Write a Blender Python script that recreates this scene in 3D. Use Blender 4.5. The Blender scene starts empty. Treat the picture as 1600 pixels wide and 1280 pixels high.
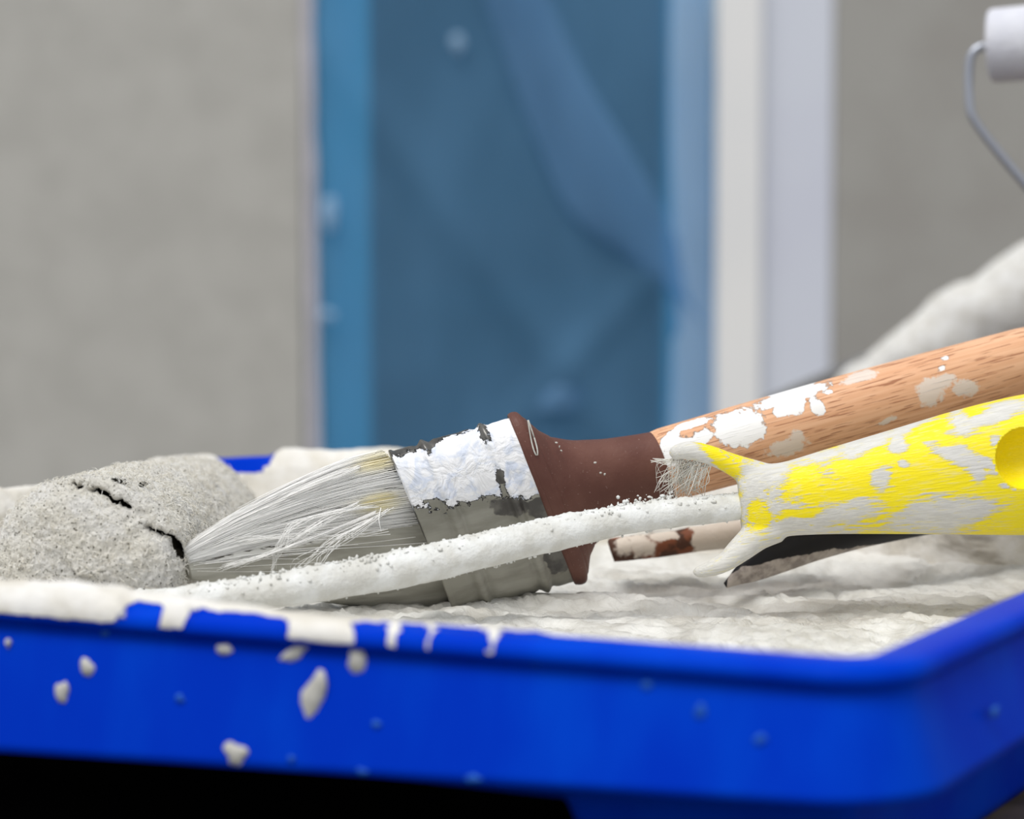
import bpy, bmesh, math, random
import numpy as np
from mathutils import Vector

random.seed(7)
rng = np.random.default_rng(11)
S = bpy.context.scene
COL = S.collection

# ------------------------------------------------------------------ camera
F_PX = 3300.0
Z_BENCH = 0.75
CAM = np.array([0.0, 0.0, Z_BENCH + 0.136])
PITCH = math.atan(200 / F_PX)
FW = np.array([0, math.cos(PITCH), -math.sin(PITCH)])
UP = np.array([0, math.sin(PITCH), math.cos(PITCH)])
RT = np.array([1.0, 0, 0])
cd = bpy.data.cameras.new('camera')
cd.sensor_width = 36.0
cd.lens = 36.0 * F_PX / 1600
cd.clip_start = 0.02
cd.dof.use_dof = True
cd.dof.focus_distance = 0.634
cd.dof.aperture_fstop = 8.5
cam = bpy.data.objects.new('camera', cd)
cam.location = CAM
cam.rotation_euler = (math.pi / 2 - PITCH, 0, 0)
COL.objects.link(cam)
S.camera = cam

# ------------------------------------------------------------------ light: overcast sky and a veiled sun
W = bpy.data.worlds.new('overcast_sky')
S.world = W
W.use_nodes = True
bg = W.node_tree.nodes['Background']
bg.inputs[0].default_value = (0.93, 0.96, 1.0, 1)
bg.inputs[1].default_value = 0.70
sd = bpy.data.lights.new('veiled_sun', 'SUN')
sd.energy = 2.35
sd.angle = math.radians(32)
sd.color = (1.0, 0.98, 0.95)
sun = bpy.data.objects.new('veiled_sun', sd)
sun.rotation_euler = (math.radians(27), 0, math.radians(-32))
sun.location = (-1, -2, 4)
COL.objects.link(sun)
vs = S.view_settings
vs.view_transform = 'Standard'
vs.look = 'None'
vs.gamma = 1.0
vs.use_curve_mapping = False
vs.exposure = 0.0


# ------------------------------------------------------------------ geometry helpers
def at(px, py, d):
    return CAM + FW * d + RT * ((px - 800) / F_PX * d) + UP * ((640 - py) / F_PX * d)


def ray(px, py):
    return FW + RT * ((px - 800) / F_PX) + UP * ((640 - py) / F_PX)


def atz(px, py, z):
    r = ray(px, py)
    return CAM + r * ((z - CAM[2]) / r[2])


def proj(P):
    Q = P - CAM
    d = Q @ FW
    return 800 + F_PX * (Q @ RT) / d, 640 - F_PX * (Q @ UP) / d


def hash3(i, seed):
    h = (i[..., 0].astype(np.int64) * 374761393 + i[..., 1].astype(np.int64) * 668265263
         + i[..., 2].astype(np.int64) * 2147483647 + seed * 1274126177) & 0xffffffff
    h = ((h ^ (h >> 13)) * 1274126177) & 0xffffffff
    h = ((h ^ (h >> 16)) * 2246822519) & 0xffffffff
    return ((h ^ (h >> 15)) & 0xffffff) / float(0xffffff) * 2 - 1


def vnoise(P, seed=0):
    P = np.asarray(P, float)
    i = np.floor(P)
    f = P - i
    f = f * f * f * (f * (f * 6 - 15) + 10)
    r = 0
    for a in (0, 1):
        for b in (0, 1):
            for c in (0, 1):
                w = (f[..., 0] if a else 1 - f[..., 0]) * (f[..., 1] if b else 1 - f[..., 1]) * (f[..., 2] if c else 1 - f[..., 2])
                r = r + w * hash3(i + np.array([a, b, c]), seed)
    return r


def fbm(P, octv=3, seed=0):
    P = np.asarray(P, float)
    r, amp, t = 0, 1.0, 0
    for k in range(octv):
        r = r + amp * vnoise(P * 2 ** k + 17.3 * k, seed + k)
        t += amp
        amp *= 0.5
    return r / t


def sstep(a, b, x):
    t = np.clip((x - a) / (b - a), 0, 1)
    return t * t * (3 - 2 * t)


def blobs(px, py, lst):
    """largest soft ellipse value; 0.5 on the ellipse's edge, 1 in its centre"""
    r = np.zeros_like(px)
    for b in lst:
        cx, cy, rx, ry = b[:4]
        a = math.radians(b[4]) if len(b) > 4 else 0
        dx, dy = px - cx, py - cy
        x = dx * math.cos(a) + dy * math.sin(a)
        y = -dx * math.sin(a) + dy * math.cos(a)
        q = np.sqrt((x / rx) ** 2 + (y / ry) ** 2)
        r = np.maximum(r, np.clip(1 - q * 0.5, 0, 1))
    return r


ORG = {}


def org(o):
    return ORG[o.name] if o is not None else np.zeros(3)


def obj(name, verts, faces, mat, parent=None, smooth=True, base=None):
    verts = np.asarray(verts, float)
    if parent is not None:
        g = org(parent)
    else:
        g = np.array(base, float) if base is not None else np.array([*(verts.min(0) + verts.max(0))[:2] / 2, verts[:, 2].min()])
    me = bpy.data.meshes.new(name)
    me.from_pydata((verts - g).tolist(), [], [tuple(int(k) for k in f) for f in faces])
    me.materials.append(mat)
    me.update()
    if smooth:
        me.shade_smooth()
    o = bpy.data.objects.new(name, me)
    COL.objects.link(o)
    ORG[o.name] = g
    if parent is not None:
        o.parent = parent
    else:
        o.location = g
    return o


def attr(o, name, vals):
    me = o.data
    vals = np.asarray(vals, np.float32)
    if vals.ndim == 1:
        a = me.attributes.new(name, 'FLOAT', 'POINT')
        a.data.foreach_set('value', vals)
    else:
        a = me.attributes.new(name, 'FLOAT_VECTOR', 'POINT')
        a.data.foreach_set('vector', vals.ravel())


def wco(o):
    n = len(o.data.vertices)
    v = np.empty(n * 3, np.float32)
    o.data.vertices.foreach_get('co', v)
    return v.reshape(-1, 3).astype(float) + org(o)


def thing(name, label, cat, base, group=None):
    o = bpy.data.objects.new(name, None)
    o.empty_display_size = 0.02
    COL.objects.link(o)
    o.location = base
    ORG[o.name] = np.array(base, float)
    tag(o, label, cat, group)
    return o


def tag(o, label, cat, group=None, kind=None):
    o['label'] = label
    o['category'] = cat
    if group:
        o['group'] = group
    if kind:
        o['kind'] = kind
    return o


def cr(pts, n):
    """Catmull-Rom through rows of pts, n samples"""
    P = np.asarray(pts, float)
    k = len(P)
    t = np.linspace(0, k - 1 - 1e-9, n)
    i = np.floor(t).astype(int)
    f = (t - i)[:, None]
    g = lambda j: P[np.clip(j, 0, k - 1)]
    p0, p1, p2, p3 = g(i - 1), g(i), g(i + 1), g(i + 2)
    return 0.5 * (2 * p1 + (p2 - p0) * f + (2 * p0 - 5 * p1 + 4 * p2 - p3) * f ** 2 + (3 * p1 - p0 - 3 * p2 + p3) * f ** 3)


def lin(pts, n):
    P = np.asarray(pts, float)
    t = np.linspace(0, len(P) - 1, n)
    return np.stack([np.interp(t, np.arange(len(P)), P[:, c]) for c in range(P.shape[1])], 1)


def norm(v):
    return v / np.maximum(np.linalg.norm(v, axis=-1, keepdims=True), 1e-12)


def loft(c, w, nrm, m, caps=True, expo=2.0):
    """rings c + w cos + nrm sin; returns verts, faces, loc (arc length, across, through)"""
    k = len(c)
    th = np.linspace(0, 2 * math.pi, m, endpoint=False)
    ct = np.sign(np.cos(th)) * np.abs(np.cos(th)) ** (2 / expo)
    st = np.sign(np.sin(th)) * np.abs(np.sin(th)) ** (2 / expo)
    V = c[:, None] + w[:, None] * ct[None, :, None] + nrm[:, None] * st[None, :, None]
    s = np.concatenate([[0], np.cumsum(np.linalg.norm(np.diff(c, axis=0), axis=1))])
    wl = np.linalg.norm(w, axis=1)
    nl = np.linalg.norm(nrm, axis=1)
    loc = np.stack([np.repeat(s[:, None], m, 1), wl[:, None] * ct, nl[:, None] * st], -1)
    F = []
    for i in range(k - 1):
        for j in range(m):
            j2 = (j + 1) % m
            F.append((i * m + j, i * m + j2, (i + 1) * m + j2, (i + 1) * m + j))
    V = V.reshape(-1, 3)
    loc = loc.reshape(-1, 3)
    if caps:
        F.append(tuple(range(m - 1, -1, -1)))
        F.append(tuple((k - 1) * m + j for j in range(m)))
    return V, F, loc


def tube(c, r, m=20, caps=True):
    c = np.asarray(c, float)
    r = np.broadcast_to(np.asarray(r, float), (len(c),))
    t = norm(np.gradient(c, axis=0))
    ref = np.array([0.0, 0, 1]) if abs(t[0][2]) < 0.9 else np.array([1.0, 0, 0])
    a = norm(np.cross(t, ref))
    b = np.cross(a, t)
    return loft(c, -a * r[:, None], b * r[:, None], m, caps)


def box(x0, x1, y0, y1, z0, z1):
    V = np.array([(x, y, z) for x in (x0, x1) for y in (y0, y1) for z in (z0, z1)], float)
    F = [(0, 1, 3, 2), (4, 6, 7, 5), (0, 4, 5, 1), (2, 3, 7, 6), (0, 2, 6, 4), (1, 5, 7, 3)]
    return V, F


def bevel(o, w, seg=2):
    bm = bmesh.new()
    bm.from_mesh(o.data)
    bmesh.ops.bevel(bm, geom=bm.edges[:], offset=w, segments=seg, affect='EDGES', profile=0.5)
    bmesh.ops.recalc_face_normals(bm, faces=bm.faces[:])
    bm.to_mesh(o.data)
    bm.free()
    o.data.shade_smooth()
    try:
        o.data.set_sharp_from_angle(angle=math.radians(35))
    except Exception:
        pass
    return o


def join(parts):
    V, Fc, L, n = [], [], [], 0
    for p in parts:
        V.append(p[0])
        Fc += [tuple(k + n for k in f) for f in p[1]]
        if len(p) > 2:
            L.append(p[2])
        n += len(p[0])
    return np.concatenate(V), Fc, (np.concatenate(L) if L else None)


def strands(lines, widths, shade):
    """three-sided tapering strands: lines (n, k, 3); shade (n, k) kept as a point value"""
    n, k, _ = lines.shape
    t = norm(np.gradient(lines, axis=1))
    ref = norm(np.array([0.3, -0.8, 0.5]))
    a = norm(np.cross(t, ref))
    b = np.cross(a, t)
    tp = np.linspace(1, 0.45, k)
    R = np.asarray(widths)[:, None] * tp[None]
    rings = []
    for j in range(3):
        an = j * 2 * math.pi / 3
        rings.append(lines + (a * math.cos(an) + b * math.sin(an)) * R[..., None])
    V = np.stack(rings, 2).reshape(-1, 3)
    idx = np.arange(n * k * 3).reshape(n, k, 3)
    F = []
    for j in range(3):
        q = np.stack([idx[:, :-1, j], idx[:, 1:, j], idx[:, 1:, (j + 1) % 3], idx[:, :-1, (j + 1) % 3]], -1).reshape(-1, 4)
        F.append(q)
    return V, np.concatenate(F).tolist(), np.repeat(shade[..., None], 3, 2).ravel()


# ------------------------------------------------------------------ material helpers
def srgb(r, g, b):
    f = lambda c: c / 12.92 if c <= 0.04045 else ((c + 0.055) / 1.055) ** 2.4
    return (f(r / 255), f(g / 255), f(b / 255), 1)


class M:
    def __init__(s, name, col, rough=0.6, spec=0.3, metal=0.0):
        s.m = bpy.data.materials.new(name)
        s.m.use_nodes = True
        s.nt = s.m.node_tree
        s.b = s.nt.nodes['Principled BSDF']
        s.b.inputs['Base Color'].default_value = col
        s.b.inputs['Roughness'].default_value = rough
        s.b.inputs['Specular IOR Level'].default_value = spec
        s.b.inputs['Metallic'].default_value = metal
        s.h = None

    def n(s, t):
        return s.nt.nodes.new(t)

    def l(s, a, b):
        s.nt.links.new(a, b)

    def att(s, name, out='Fac'):
        a = s.n('ShaderNodeAttribute')
        a.attribute_name = name
        return a.outputs[out]

    def coord(s, src='Object', scale=(1, 1, 1)):
        v = s.att(src, 'Vector') if src == 'loc' else None
        if v is None:
            v = s.n('ShaderNodeTexCoord').outputs[src]
        mp = s.n('ShaderNodeMapping')
        mp.inputs['Scale'].default_value = scale
        s.l(v, mp.inputs[0])
        return mp.outputs[0]

    def noise(s, scale, src='Object', st=(1, 1, 1), detail=4, rough=0.55, dist=0.0):
        t = s.n('ShaderNodeTexNoise')
        t.inputs['Scale'].default_value = scale
        t.inputs['Detail'].default_value = detail
        t.inputs['Roughness'].default_value = rough
        t.inputs['Distortion'].default_value = dist
        s.l(s.coord(src, st), t.inputs['Vector'])
        return t.outputs[0]

    def math(s, op, a, b=None, clamp=False):
        t = s.n('ShaderNodeMath')
        t.operation = op
        t.use_clamp = clamp
        for k, x in enumerate((a, b)):
            if x is None:
                continue
            if isinstance(x, (int, float)):
                t.inputs[k].default_value = x
            else:
                s.l(x, t.inputs[k])
        return t.outputs[0]

    def step(s, x, lo, hi):
        t = s.n('ShaderNodeMapRange')
        t.interpolation_type = 'SMOOTHSTEP'
        t.inputs['From Min'].default_value = lo
        t.inputs['From Max'].default_value = hi
        s.l(x, t.inputs['Value'])
        return t.outputs[0]

    def mix(s, fac, a, b):
        t = s.n('ShaderNodeMix')
        t.data_type = 'RGBA'
        for x, i in ((fac, 0), (a, 6), (b, 7)):
            if isinstance(x, (tuple, float, int)):
                t.inputs[i].default_value = x
            else:
                s.l(x, t.inputs[i])
        return t.outputs[2]

    def fmix(s, fac, a, b):
        t = s.n('ShaderNodeMix')
        t.data_type = 'FLOAT'
        for x, i in ((fac, 0), (a, 2), (b, 3)):
            if isinstance(x, (float, int)):
                t.inputs[i].default_value = x
            else:
                s.l(x, t.inputs[i])
        return t.outputs[0]

    def color(s, c):
        s.l(c, s.b.inputs['Base Color'])
        return s

    def rough(s, c):
        s.l(c, s.b.inputs['Roughness'])
        return s

    def bump(s, h, dist=0.001, strength=1.0):
        t = s.n('ShaderNodeBump')
        t.inputs['Distance'].default_value = dist
        t.inputs['Strength'].default_value = strength
        s.l(h, t.inputs['Height'])
        if s.h is not None:
            s.l(s.h, t.inputs['Normal'])
        s.h = t.outputs[0]
        s.l(s.h, s.b.inputs['Normal'])
        return s


def mottled(name, c1, c2, scale, rough=0.6, spec=0.3, bump=0.0, bscale=None, lo=0.35, hi=0.65, src='Object', st=(1, 1, 1)):
    m = M(name, c1, rough, spec)
    m.color(m.mix(m.step(m.noise(scale, src, st), lo, hi), c1, c2))
    if bump:
        m.bump(m.noise(bscale or scale * 3, src, st, 5), bump)
    return m.m


WHITE = srgb(236, 236, 234)
PAINT = srgb(225, 222, 214)
PAINT_G = srgb(205, 202, 194)

# setting
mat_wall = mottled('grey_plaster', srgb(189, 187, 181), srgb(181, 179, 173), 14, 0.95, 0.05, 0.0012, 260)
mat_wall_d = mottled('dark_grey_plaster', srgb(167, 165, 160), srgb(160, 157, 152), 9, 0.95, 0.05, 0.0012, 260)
mat_ground = mottled('gravel_ground', srgb(128, 122, 114), srgb(104, 99, 93), 12, 0.9, 0.1, 0.004, 60)
mat_wframe = mottled('white_frame', srgb(240, 239, 237), srgb(234, 234, 234), 4, 0.45, 0.3)
mat_reveal = mottled('bluish_white_reveal', srgb(210, 213, 226), srgb(216, 220, 230), 3, 0.6, 0.2)
mat_tape = mottled('lilac_tape', srgb(200, 196, 206), srgb(186, 183, 192), 8, 0.6, 0.2)
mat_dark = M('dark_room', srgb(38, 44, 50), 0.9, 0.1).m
mat_gasket = M('rubber_gasket', srgb(60, 66, 72), 0.7, 0.2).m
mat_bench = mottled('weathered_plank', srgb(126, 112, 100), srgb(98, 88, 80), 9, 0.8, 0.15, 0.001, 90, st=(1, 14, 14))
mat_shade_sheet = M('black_shade', (0.0015, 0.0015, 0.0018, 1), 0.9, 0.05).m  # near-black colour standing in for the shade under the tray

# glass
g = M('window_glass', (0.9, 0.95, 0.95, 1), 0.03, 0.5)
g.b.inputs['Transmission Weight'].default_value = 1.0
g.b.inputs['IOR'].default_value = 1.45
mat_glass = g.m


def film_mat(name, tint, opac, col):
    m = M(name, col, 0.42, 0.25)
    nt = m.nt
    out = nt.nodes['Material Output']
    tr = m.n('ShaderNodeBsdfTransparent')
    tr.inputs[0].default_value = tint
    tl = m.n('ShaderNodeBsdfTranslucent')
    tl.inputs[0].default_value = col
    a = m.n('ShaderNodeMixShader')
    a.inputs[0].default_value = 0.3
    m.l(m.b.outputs[0], a.inputs[1])
    m.l(tl.outputs[0], a.inputs[2])
    x = m.n('ShaderNodeMixShader')
    f = m.fmix(m.step(m.noise(7, 'Object', (1.2, 1, 0.5), 2), 0.35, 0.7), opac - 0.06, opac + 0.06)
    m.l(f, x.inputs[0])
    m.l(tr.outputs[0], x.inputs[1])
    m.l(a.outputs[0], x.inputs[2])
    m.l(x.outputs[0], out.inputs[0])
    return m.m


mat_film = film_mat('blue_film', (0.24, 0.76, 1.0, 1), 0.58, srgb(107, 158, 200))
mat_film_fold = film_mat('blue_film_fold', (0.7, 0.88, 1.0, 1), 0.46, srgb(128, 172, 210))
mat_film_light = film_mat('hazy_film', (0.6, 0.85, 1.0, 1), 0.70, srgb(184, 214, 238))

# tray plastic with dried paint by the 'paint' attribute, and mottled grey shade painted on the far inner wall
t = M('blue_plastic_with_paint', (0, 0, 0, 1), 0.42, 0.015)
blue = t.mix(t.step(t.noise(30, 'Object', (1, 1, 0.4), 3), 0.40, 0.75), (0.0004, 0.034, 0.52, 1), (0.0006, 0.056, 0.60, 1))
pn = t.math('ADD', t.att('paint'), t.math('MULTIPLY', t.math('SUBTRACT', t.noise(320, detail=5), 0.5), 0.55))
pm = t.step(pn, 0.46, 0.54)
pc = t.mix(t.step(t.noise(75, detail=5), 0.35, 0.68), srgb(216, 211, 200), srgb(234, 232, 228))
pc = t.mix(t.math('MULTIPLY', t.step(t.noise(34, 'Object', (1, 1, 1.6), 5, 0.6, 0.6), 0.5, 0.68), t.att('inner_shade')), pc, srgb(166, 160, 150))
t.color(t.mix(pm, blue, pc))
t.rough(t.fmix(pm, 0.36, 0.8))
t.bump(t.math('MULTIPLY', t.noise(420, detail=6), pm), 0.0010, 0.5).bump(pm, 0.0008, 0.6)
mat_tray = t.m
mat_tray_back = mottled('blue_plastic', (0.0006, 0.032, 0.50, 1), (0.0008, 0.05, 0.56, 1), 30, 0.42, 0.015)
mat_splat = mottled('dried_grey_splash', srgb(205, 203, 196), srgb(182, 180, 172), 300, 0.7, 0.2, 0.0003, 900)
mat_splat_b = mottled('thin_blue_grey_splash', srgb(40, 100, 190), srgb(20, 75, 180), 300, 0.6, 0.2)

# paint pool
p = M('wet_grey_white_paint', PAINT, 0.42, 0.35)
p.color(p.mix(p.step(p.noise(40, st=(1, 1.0, 1), detail=5, dist=0.8), 0.40, 0.68), srgb(226, 225, 220), srgb(196, 193, 185)))
p.bump(p.noise(160, detail=6, rough=0.6, dist=1.2), 0.0022, 0.6)
mat_pool = p.m
mat_crust = mottled('caked_white_paint', srgb(232, 231, 228), srgb(214, 211, 204), 160, 0.75, 0.2, 0.0012, 700)
mat_wirepaint = mottled('paint_caked_wire', srgb(229, 230, 228), srgb(210, 209, 203), 130, 0.6, 0.25, 0.0004, 800)

# fleece
f_ = M('matted_fleece', (0.6, 0.58, 0.52, 1), 0.95, 0.05)
spk = f_.step(f_.noise(1000, detail=4, rough=0.75), 0.565, 0.64)
base = f_.mix(f_.step(f_.noise(90, detail=4), 0.35, 0.65), srgb(246, 242, 231), srgb(251, 249, 244))
base = f_.mix(spk, base, srgb(98, 91, 76))
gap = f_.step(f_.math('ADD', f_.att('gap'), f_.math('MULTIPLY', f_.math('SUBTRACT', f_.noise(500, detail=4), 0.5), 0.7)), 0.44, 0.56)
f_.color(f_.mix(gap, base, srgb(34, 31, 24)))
f_.bump(f_.noise(800, detail=5, rough=0.7), 0.0018, 1.0)
mat_fleece = f_.m
h_ = M('fleece_fibre', (0.7, 0.7, 0.66, 1), 0.9, 0.05)
h_.color(h_.mix(h_.att('shade'), srgb(252, 250, 244), srgb(218, 211, 194)))
mat_fibre = h_.m

# bristles
b_ = M('bristle_strand', (0.8, 0.8, 0.78, 1), 0.55, 0.3)
yel = b_.mix(b_.att('shade'), srgb(250, 249, 246), srgb(252, 240, 190))
b_.color(yel)
mat_bristle = b_.m
k_ = M('bristle_bundle', (0.2, 0.2, 0.2, 1), 0.7, 0.2)
stre = k_.noise(1, 'loc', (14, 900, 900), 3, 0.6)
dry = k_.mix(k_.step(stre, 0.40, 0.49), srgb(70, 66, 58), srgb(226, 225, 220))  # dark streaks paint the shade in the gaps between bristles
dry = k_.mix(k_.step(k_.att('cream'), 0.35, 0.7), dry, srgb(250, 238, 186))
wet = k_.mix(k_.step(k_.noise(1, 'loc', (40, 220, 220), 3), 0.35, 0.65), srgb(156, 154, 144), srgb(182, 180, 170))  # wet paint, with the dimmer light of the lower side in its grey
k_.color(k_.mix(k_.step(k_.att('wet'), 0.42, 0.58), dry, wet))
k_.bump(k_.math('MULTIPLY', stre, k_.math('SUBTRACT', 1.0, k_.att('wet'))), 0.0012, 0.7)
mat_core = k_.m

# ferrule
e_ = M('tin_ferrule_with_paint', srgb(120, 118, 116), 0.4, 0.5)
metal = e_.mix(e_.step(e_.noise(200, detail=5), 0.4, 0.65), srgb(84, 82, 80), srgb(112, 110, 106))
wet_shade_c = e_.mix(e_.step(e_.noise(1, 'loc', (50, 160, 160), 4), 0.35, 0.65), srgb(136, 134, 123), srgb(158, 156, 146))  # wet paint, its grey darkened for the shaded, downturned lower half
dryn = e_.math('ADD', e_.att('dry'), e_.math('MULTIPLY', e_.math('SUBTRACT', e_.noise(1, 'loc', (330, 420, 420), 6, 0.7), 0.5), 0.95))
drym = e_.step(dryn, 0.47, 0.53)
wetn = e_.math('ADD', e_.att('wet'), e_.math('MULTIPLY', e_.math('SUBTRACT', e_.noise(260, detail=5), 0.5), 0.35))
wetm = e_.step(wetn, 0.47, 0.53)
dryc = e_.mix(e_.step(e_.noise(170, detail=4, dist=1.0), 0.46, 0.66), srgb(246, 246, 248), srgb(218, 225, 240))
e_.color(e_.mix(drym, e_.mix(wetm, metal, wet_shade_c), dryc))
mt = e_.math('SUBTRACT', 1.0, e_.math('MAXIMUM', drym, wetm))
e_.l(e_.math('MULTIPLY', mt, 0.55), e_.b.inputs['Metallic'])
e_.rough(e_.fmix(drym, 0.34, 0.65))
e_.bump(e_.math('MULTIPLY', e_.noise(1, 'loc', (150, 110, 110), 4, 0.55, 1.0), drym), 0.0024, 0.7).bump(drym, 0.0006, 0.7)
mat_ferrule = e_.m

c_ = M('brown_plastic', srgb(92, 58, 50), 0.50, 0.28)
dust = c_.step(c_.noise(1500, detail=2), 0.68, 0.76)
c_.color(c_.mix(c_.math('MULTIPLY', dust, 0.55), c_.mix(c_.step(c_.noise(60, detail=4), 0.35, 0.7), srgb(96, 60, 52), srgb(110, 74, 64)), srgb(170, 150, 140)))
c_.bump(c_.noise(900), 0.0002, 0.6)
mat_brown = c_.m

w_ = M('beech_wood_with_paint', srgb(220, 165, 125), 0.55, 0.25)
fine = w_.noise(1, 'loc', (30, 900, 900), 4, 0.6)
wood = w_.mix(w_.step(fine, 0.3, 0.7), srgb(234, 186, 150), srgb(218, 164, 126))
fleck = w_.step(w_.noise(1, 'loc', (95, 2100, 2100), 1.0, 0.4), 0.615, 0.665)
wood = w_.mix(w_.math('MULTIPLY', fleck, 0.75), wood, srgb(150, 92, 62))
thin = w_.step(w_.math('ADD', w_.att('thin'), w_.math('MULTIPLY', w_.math('SUBTRACT', w_.noise(600, detail=6, rough=0.7), 0.5), 0.9)), 0.45, 0.62)
wood = w_.mix(w_.math('MULTIPLY', thin, 0.75), wood, srgb(226, 221, 214))
wp = w_.step(w_.math('ADD', w_.att('dry'), w_.math('MULTIPLY', w_.math('SUBTRACT', w_.noise(400, detail=6, rough=0.65), 0.5), 0.6)), 0.47, 0.53)
w_.color(w_.mix(wp, wood, srgb(244, 243, 242)))
w_.bump(fleck, -0.0002, 0.5).bump(wp, 0.0005, 0.8)
mat_wood = w_.m

y_ = M('yellow_plastic_with_paint', srgb(250, 225, 20), 0.42, 0.25)
streak = y_.noise(1, 'loc', (60, 1500, 1500), 4, 0.65)
strk2 = y_.noise(1, 'loc', (110, 420, 420), 5, 0.6)
gn = y_.math('ADD', y_.att('grey'), y_.math('MULTIPLY', y_.math('SUBTRACT', streak, 0.5), 1.2))
gn = y_.math('ADD', gn, y_.math('MULTIPLY', y_.math('SUBTRACT', strk2, 0.5), 1.0))
gm = y_.step(gn, 0.36, 0.64)
gm = y_.math('MAXIMUM', gm, y_.math('MULTIPLY', y_.step(y_.noise(1, 'loc', (45, 1500, 1500), 3, 0.6), 0.52, 0.72), 0.35))
gm = y_.math('MULTIPLY', gm, y_.fmix(y_.step(y_.noise(1, 'loc', (60, 1300, 1300), 3, 0.6), 0.56, 0.74), 1.0, 0.72))
gm = y_.math('MULTIPLY', gm, y_.math('SUBTRACT', 1.0, y_.att('dent')))
gc = y_.mix(y_.step(streak, 0.35, 0.65), srgb(222, 220, 214), srgb(207, 205, 199))
y_.color(y_.mix(gm, y_.mix(y_.step(streak, 0.5, 0.75), (0.97, 0.80, 0.012, 1), (0.97, 0.82, 0.08, 1)), gc))
y_.rough(y_.fmix(gm, 0.40, 0.75))
y_.bump(streak, 0.0005, 0.6).bump(gm, 0.00015, 0.5)
mat_yellow = y_.m
mat_dent = M('deep_yellow_plastic', (0.90, 0.66, 0.006, 1), 0.4, 0.25).m

s_ = M('mottled_brown_stick', srgb(120, 75, 50), 0.6, 0.25)
sc = s_.mix(s_.step(s_.noise(120, detail=4), 0.44, 0.52), srgb(128, 76, 52), srgb(84, 54, 40))
sc = s_.mix(s_.step(s_.math('ADD', s_.att('dry'), s_.math('MULTIPLY', s_.math('SUBTRACT', s_.noise(230, detail=4), 0.5), 1.2)), 0.38, 0.62), sc, srgb(222, 210, 196))
s_.color(sc).bump(s_.noise(200), 0.0008, 0.8)
mat_stick = s_.m
bk = M('black_plastic_with_paint', srgb(16, 15, 18), 0.45, 0.3)
bm_ = bk.step(bk.math('ADD', bk.att('dry'), bk.math('MULTIPLY', bk.math('SUBTRACT', bk.noise(260, detail=5), 0.5), 0.5)), 0.47, 0.55)
bk.color(bk.mix(bm_, srgb(15, 14, 18), bk.mix(bk.step(bk.noise(300), 0.35, 0.65), srgb(178, 168, 160), srgb(135, 126, 120))))
mat_black = bk.m

mat_foam = mottled('white_foam', srgb(225, 226, 232), srgb(214, 215, 224), 60, 0.85, 0.1, 0.0006, 500)
mat_cap = M('grey_end_cap', srgb(150, 148, 146), 0.6, 0.2).m
mat_steel = M('zinc_wire', srgb(170, 174, 184), 0.35, 0.5, 0.7).m
mat_steel_paint = M('white_painted_wire', srgb(226, 226, 224), 0.5, 0.3).m
mat_hwhite = M('white_handle_plastic', srgb(220, 220, 222), 0.5, 0.3).m
mat_panel = mottled('grey_board', srgb(126, 126, 126), srgb(108, 108, 110), 10, 0.85, 0.1, 0.001, 80)

# ------------------------------------------------------------------ setting
D_W = 2.45


def wx(px):
    return (px - 800) / F_PX * D_W * 1.0


def struct(name, V, Fc, m, parent=None, smooth=False):
    o = obj(name, V, Fc, m, parent, smooth)
    if parent is None:
        o['kind'] = 'structure'
    return o


YW = D_W
struct('floor', *box(-4, 4, -2.5, YW + 0.6, -0.1, 0.0), mat_ground)
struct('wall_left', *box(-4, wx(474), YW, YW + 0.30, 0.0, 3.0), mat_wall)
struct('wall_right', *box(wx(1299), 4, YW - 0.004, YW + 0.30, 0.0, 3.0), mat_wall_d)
struct('wall_top', *box(wx(474), wx(1299), YW, YW + 0.30, 2.25, 3.0), mat_wall)
struct('wall_bottom', *box(wx(474), wx(1299), YW, YW + 0.30, 0.0, 0.42), mat_wall)

win = thing('window_1', 'narrow dark window in a white frame behind the blue film', 'window', (wx(800), YW + 0.05, 0.42))
del win['category']
win['kind'] = 'structure'
zb, zt = 0.42, 2.25
o = obj('frame_post', *box(wx(474), wx(578), YW + 0.012, YW + 0.075, zb, zt), mat_wframe, win, False); bevel(o, 0.003)
o = obj('frame_post', *box(wx(1040), wx(1130), YW + 0.012, YW + 0.075, zb, zt), mat_wframe, win, False); bevel(o, 0.003)
o = obj('frame_rail', *box(wx(578), wx(1040), YW + 0.012, YW + 0.075, zt - 0.08, zt), mat_wframe, win, False); bevel(o, 0.003)
o = obj('frame_rail', *box(wx(578), wx(1040), YW + 0.012, YW + 0.075, zb, zb + 0.08), mat_wframe, win, False); bevel(o, 0.003)
obj('gasket', *join([box(wx(578), wx(588), YW + 0.03, YW + 0.05, zb + 0.08, zt - 0.08), box(wx(1030), wx(1040), YW + 0.03, YW + 0.05, zb + 0.08, zt - 0.08)])[:2], mat_gasket, win, False)
obj('pane', *box(wx(578), wx(1040), YW + 0.045, YW + 0.051, zb + 0.08, zt - 0.08), mat_glass, win, False)
obj('casing', *box(wx(1116), wx(1184), YW - 0.018, YW + 0.03, zb, zt), mat_wframe, win, False)
bevel(win.children[-1], 0.006, 3)
obj('reveal_board', *box(wx(1182), wx(1297), YW - 0.003, YW + 0.03, zb, zt), mat_reveal, win, False)
obj('dark_backing', *box(wx(474), wx(1299), YW + 0.24, YW + 0.30, zb, zt), mat_dark, win, False)

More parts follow.
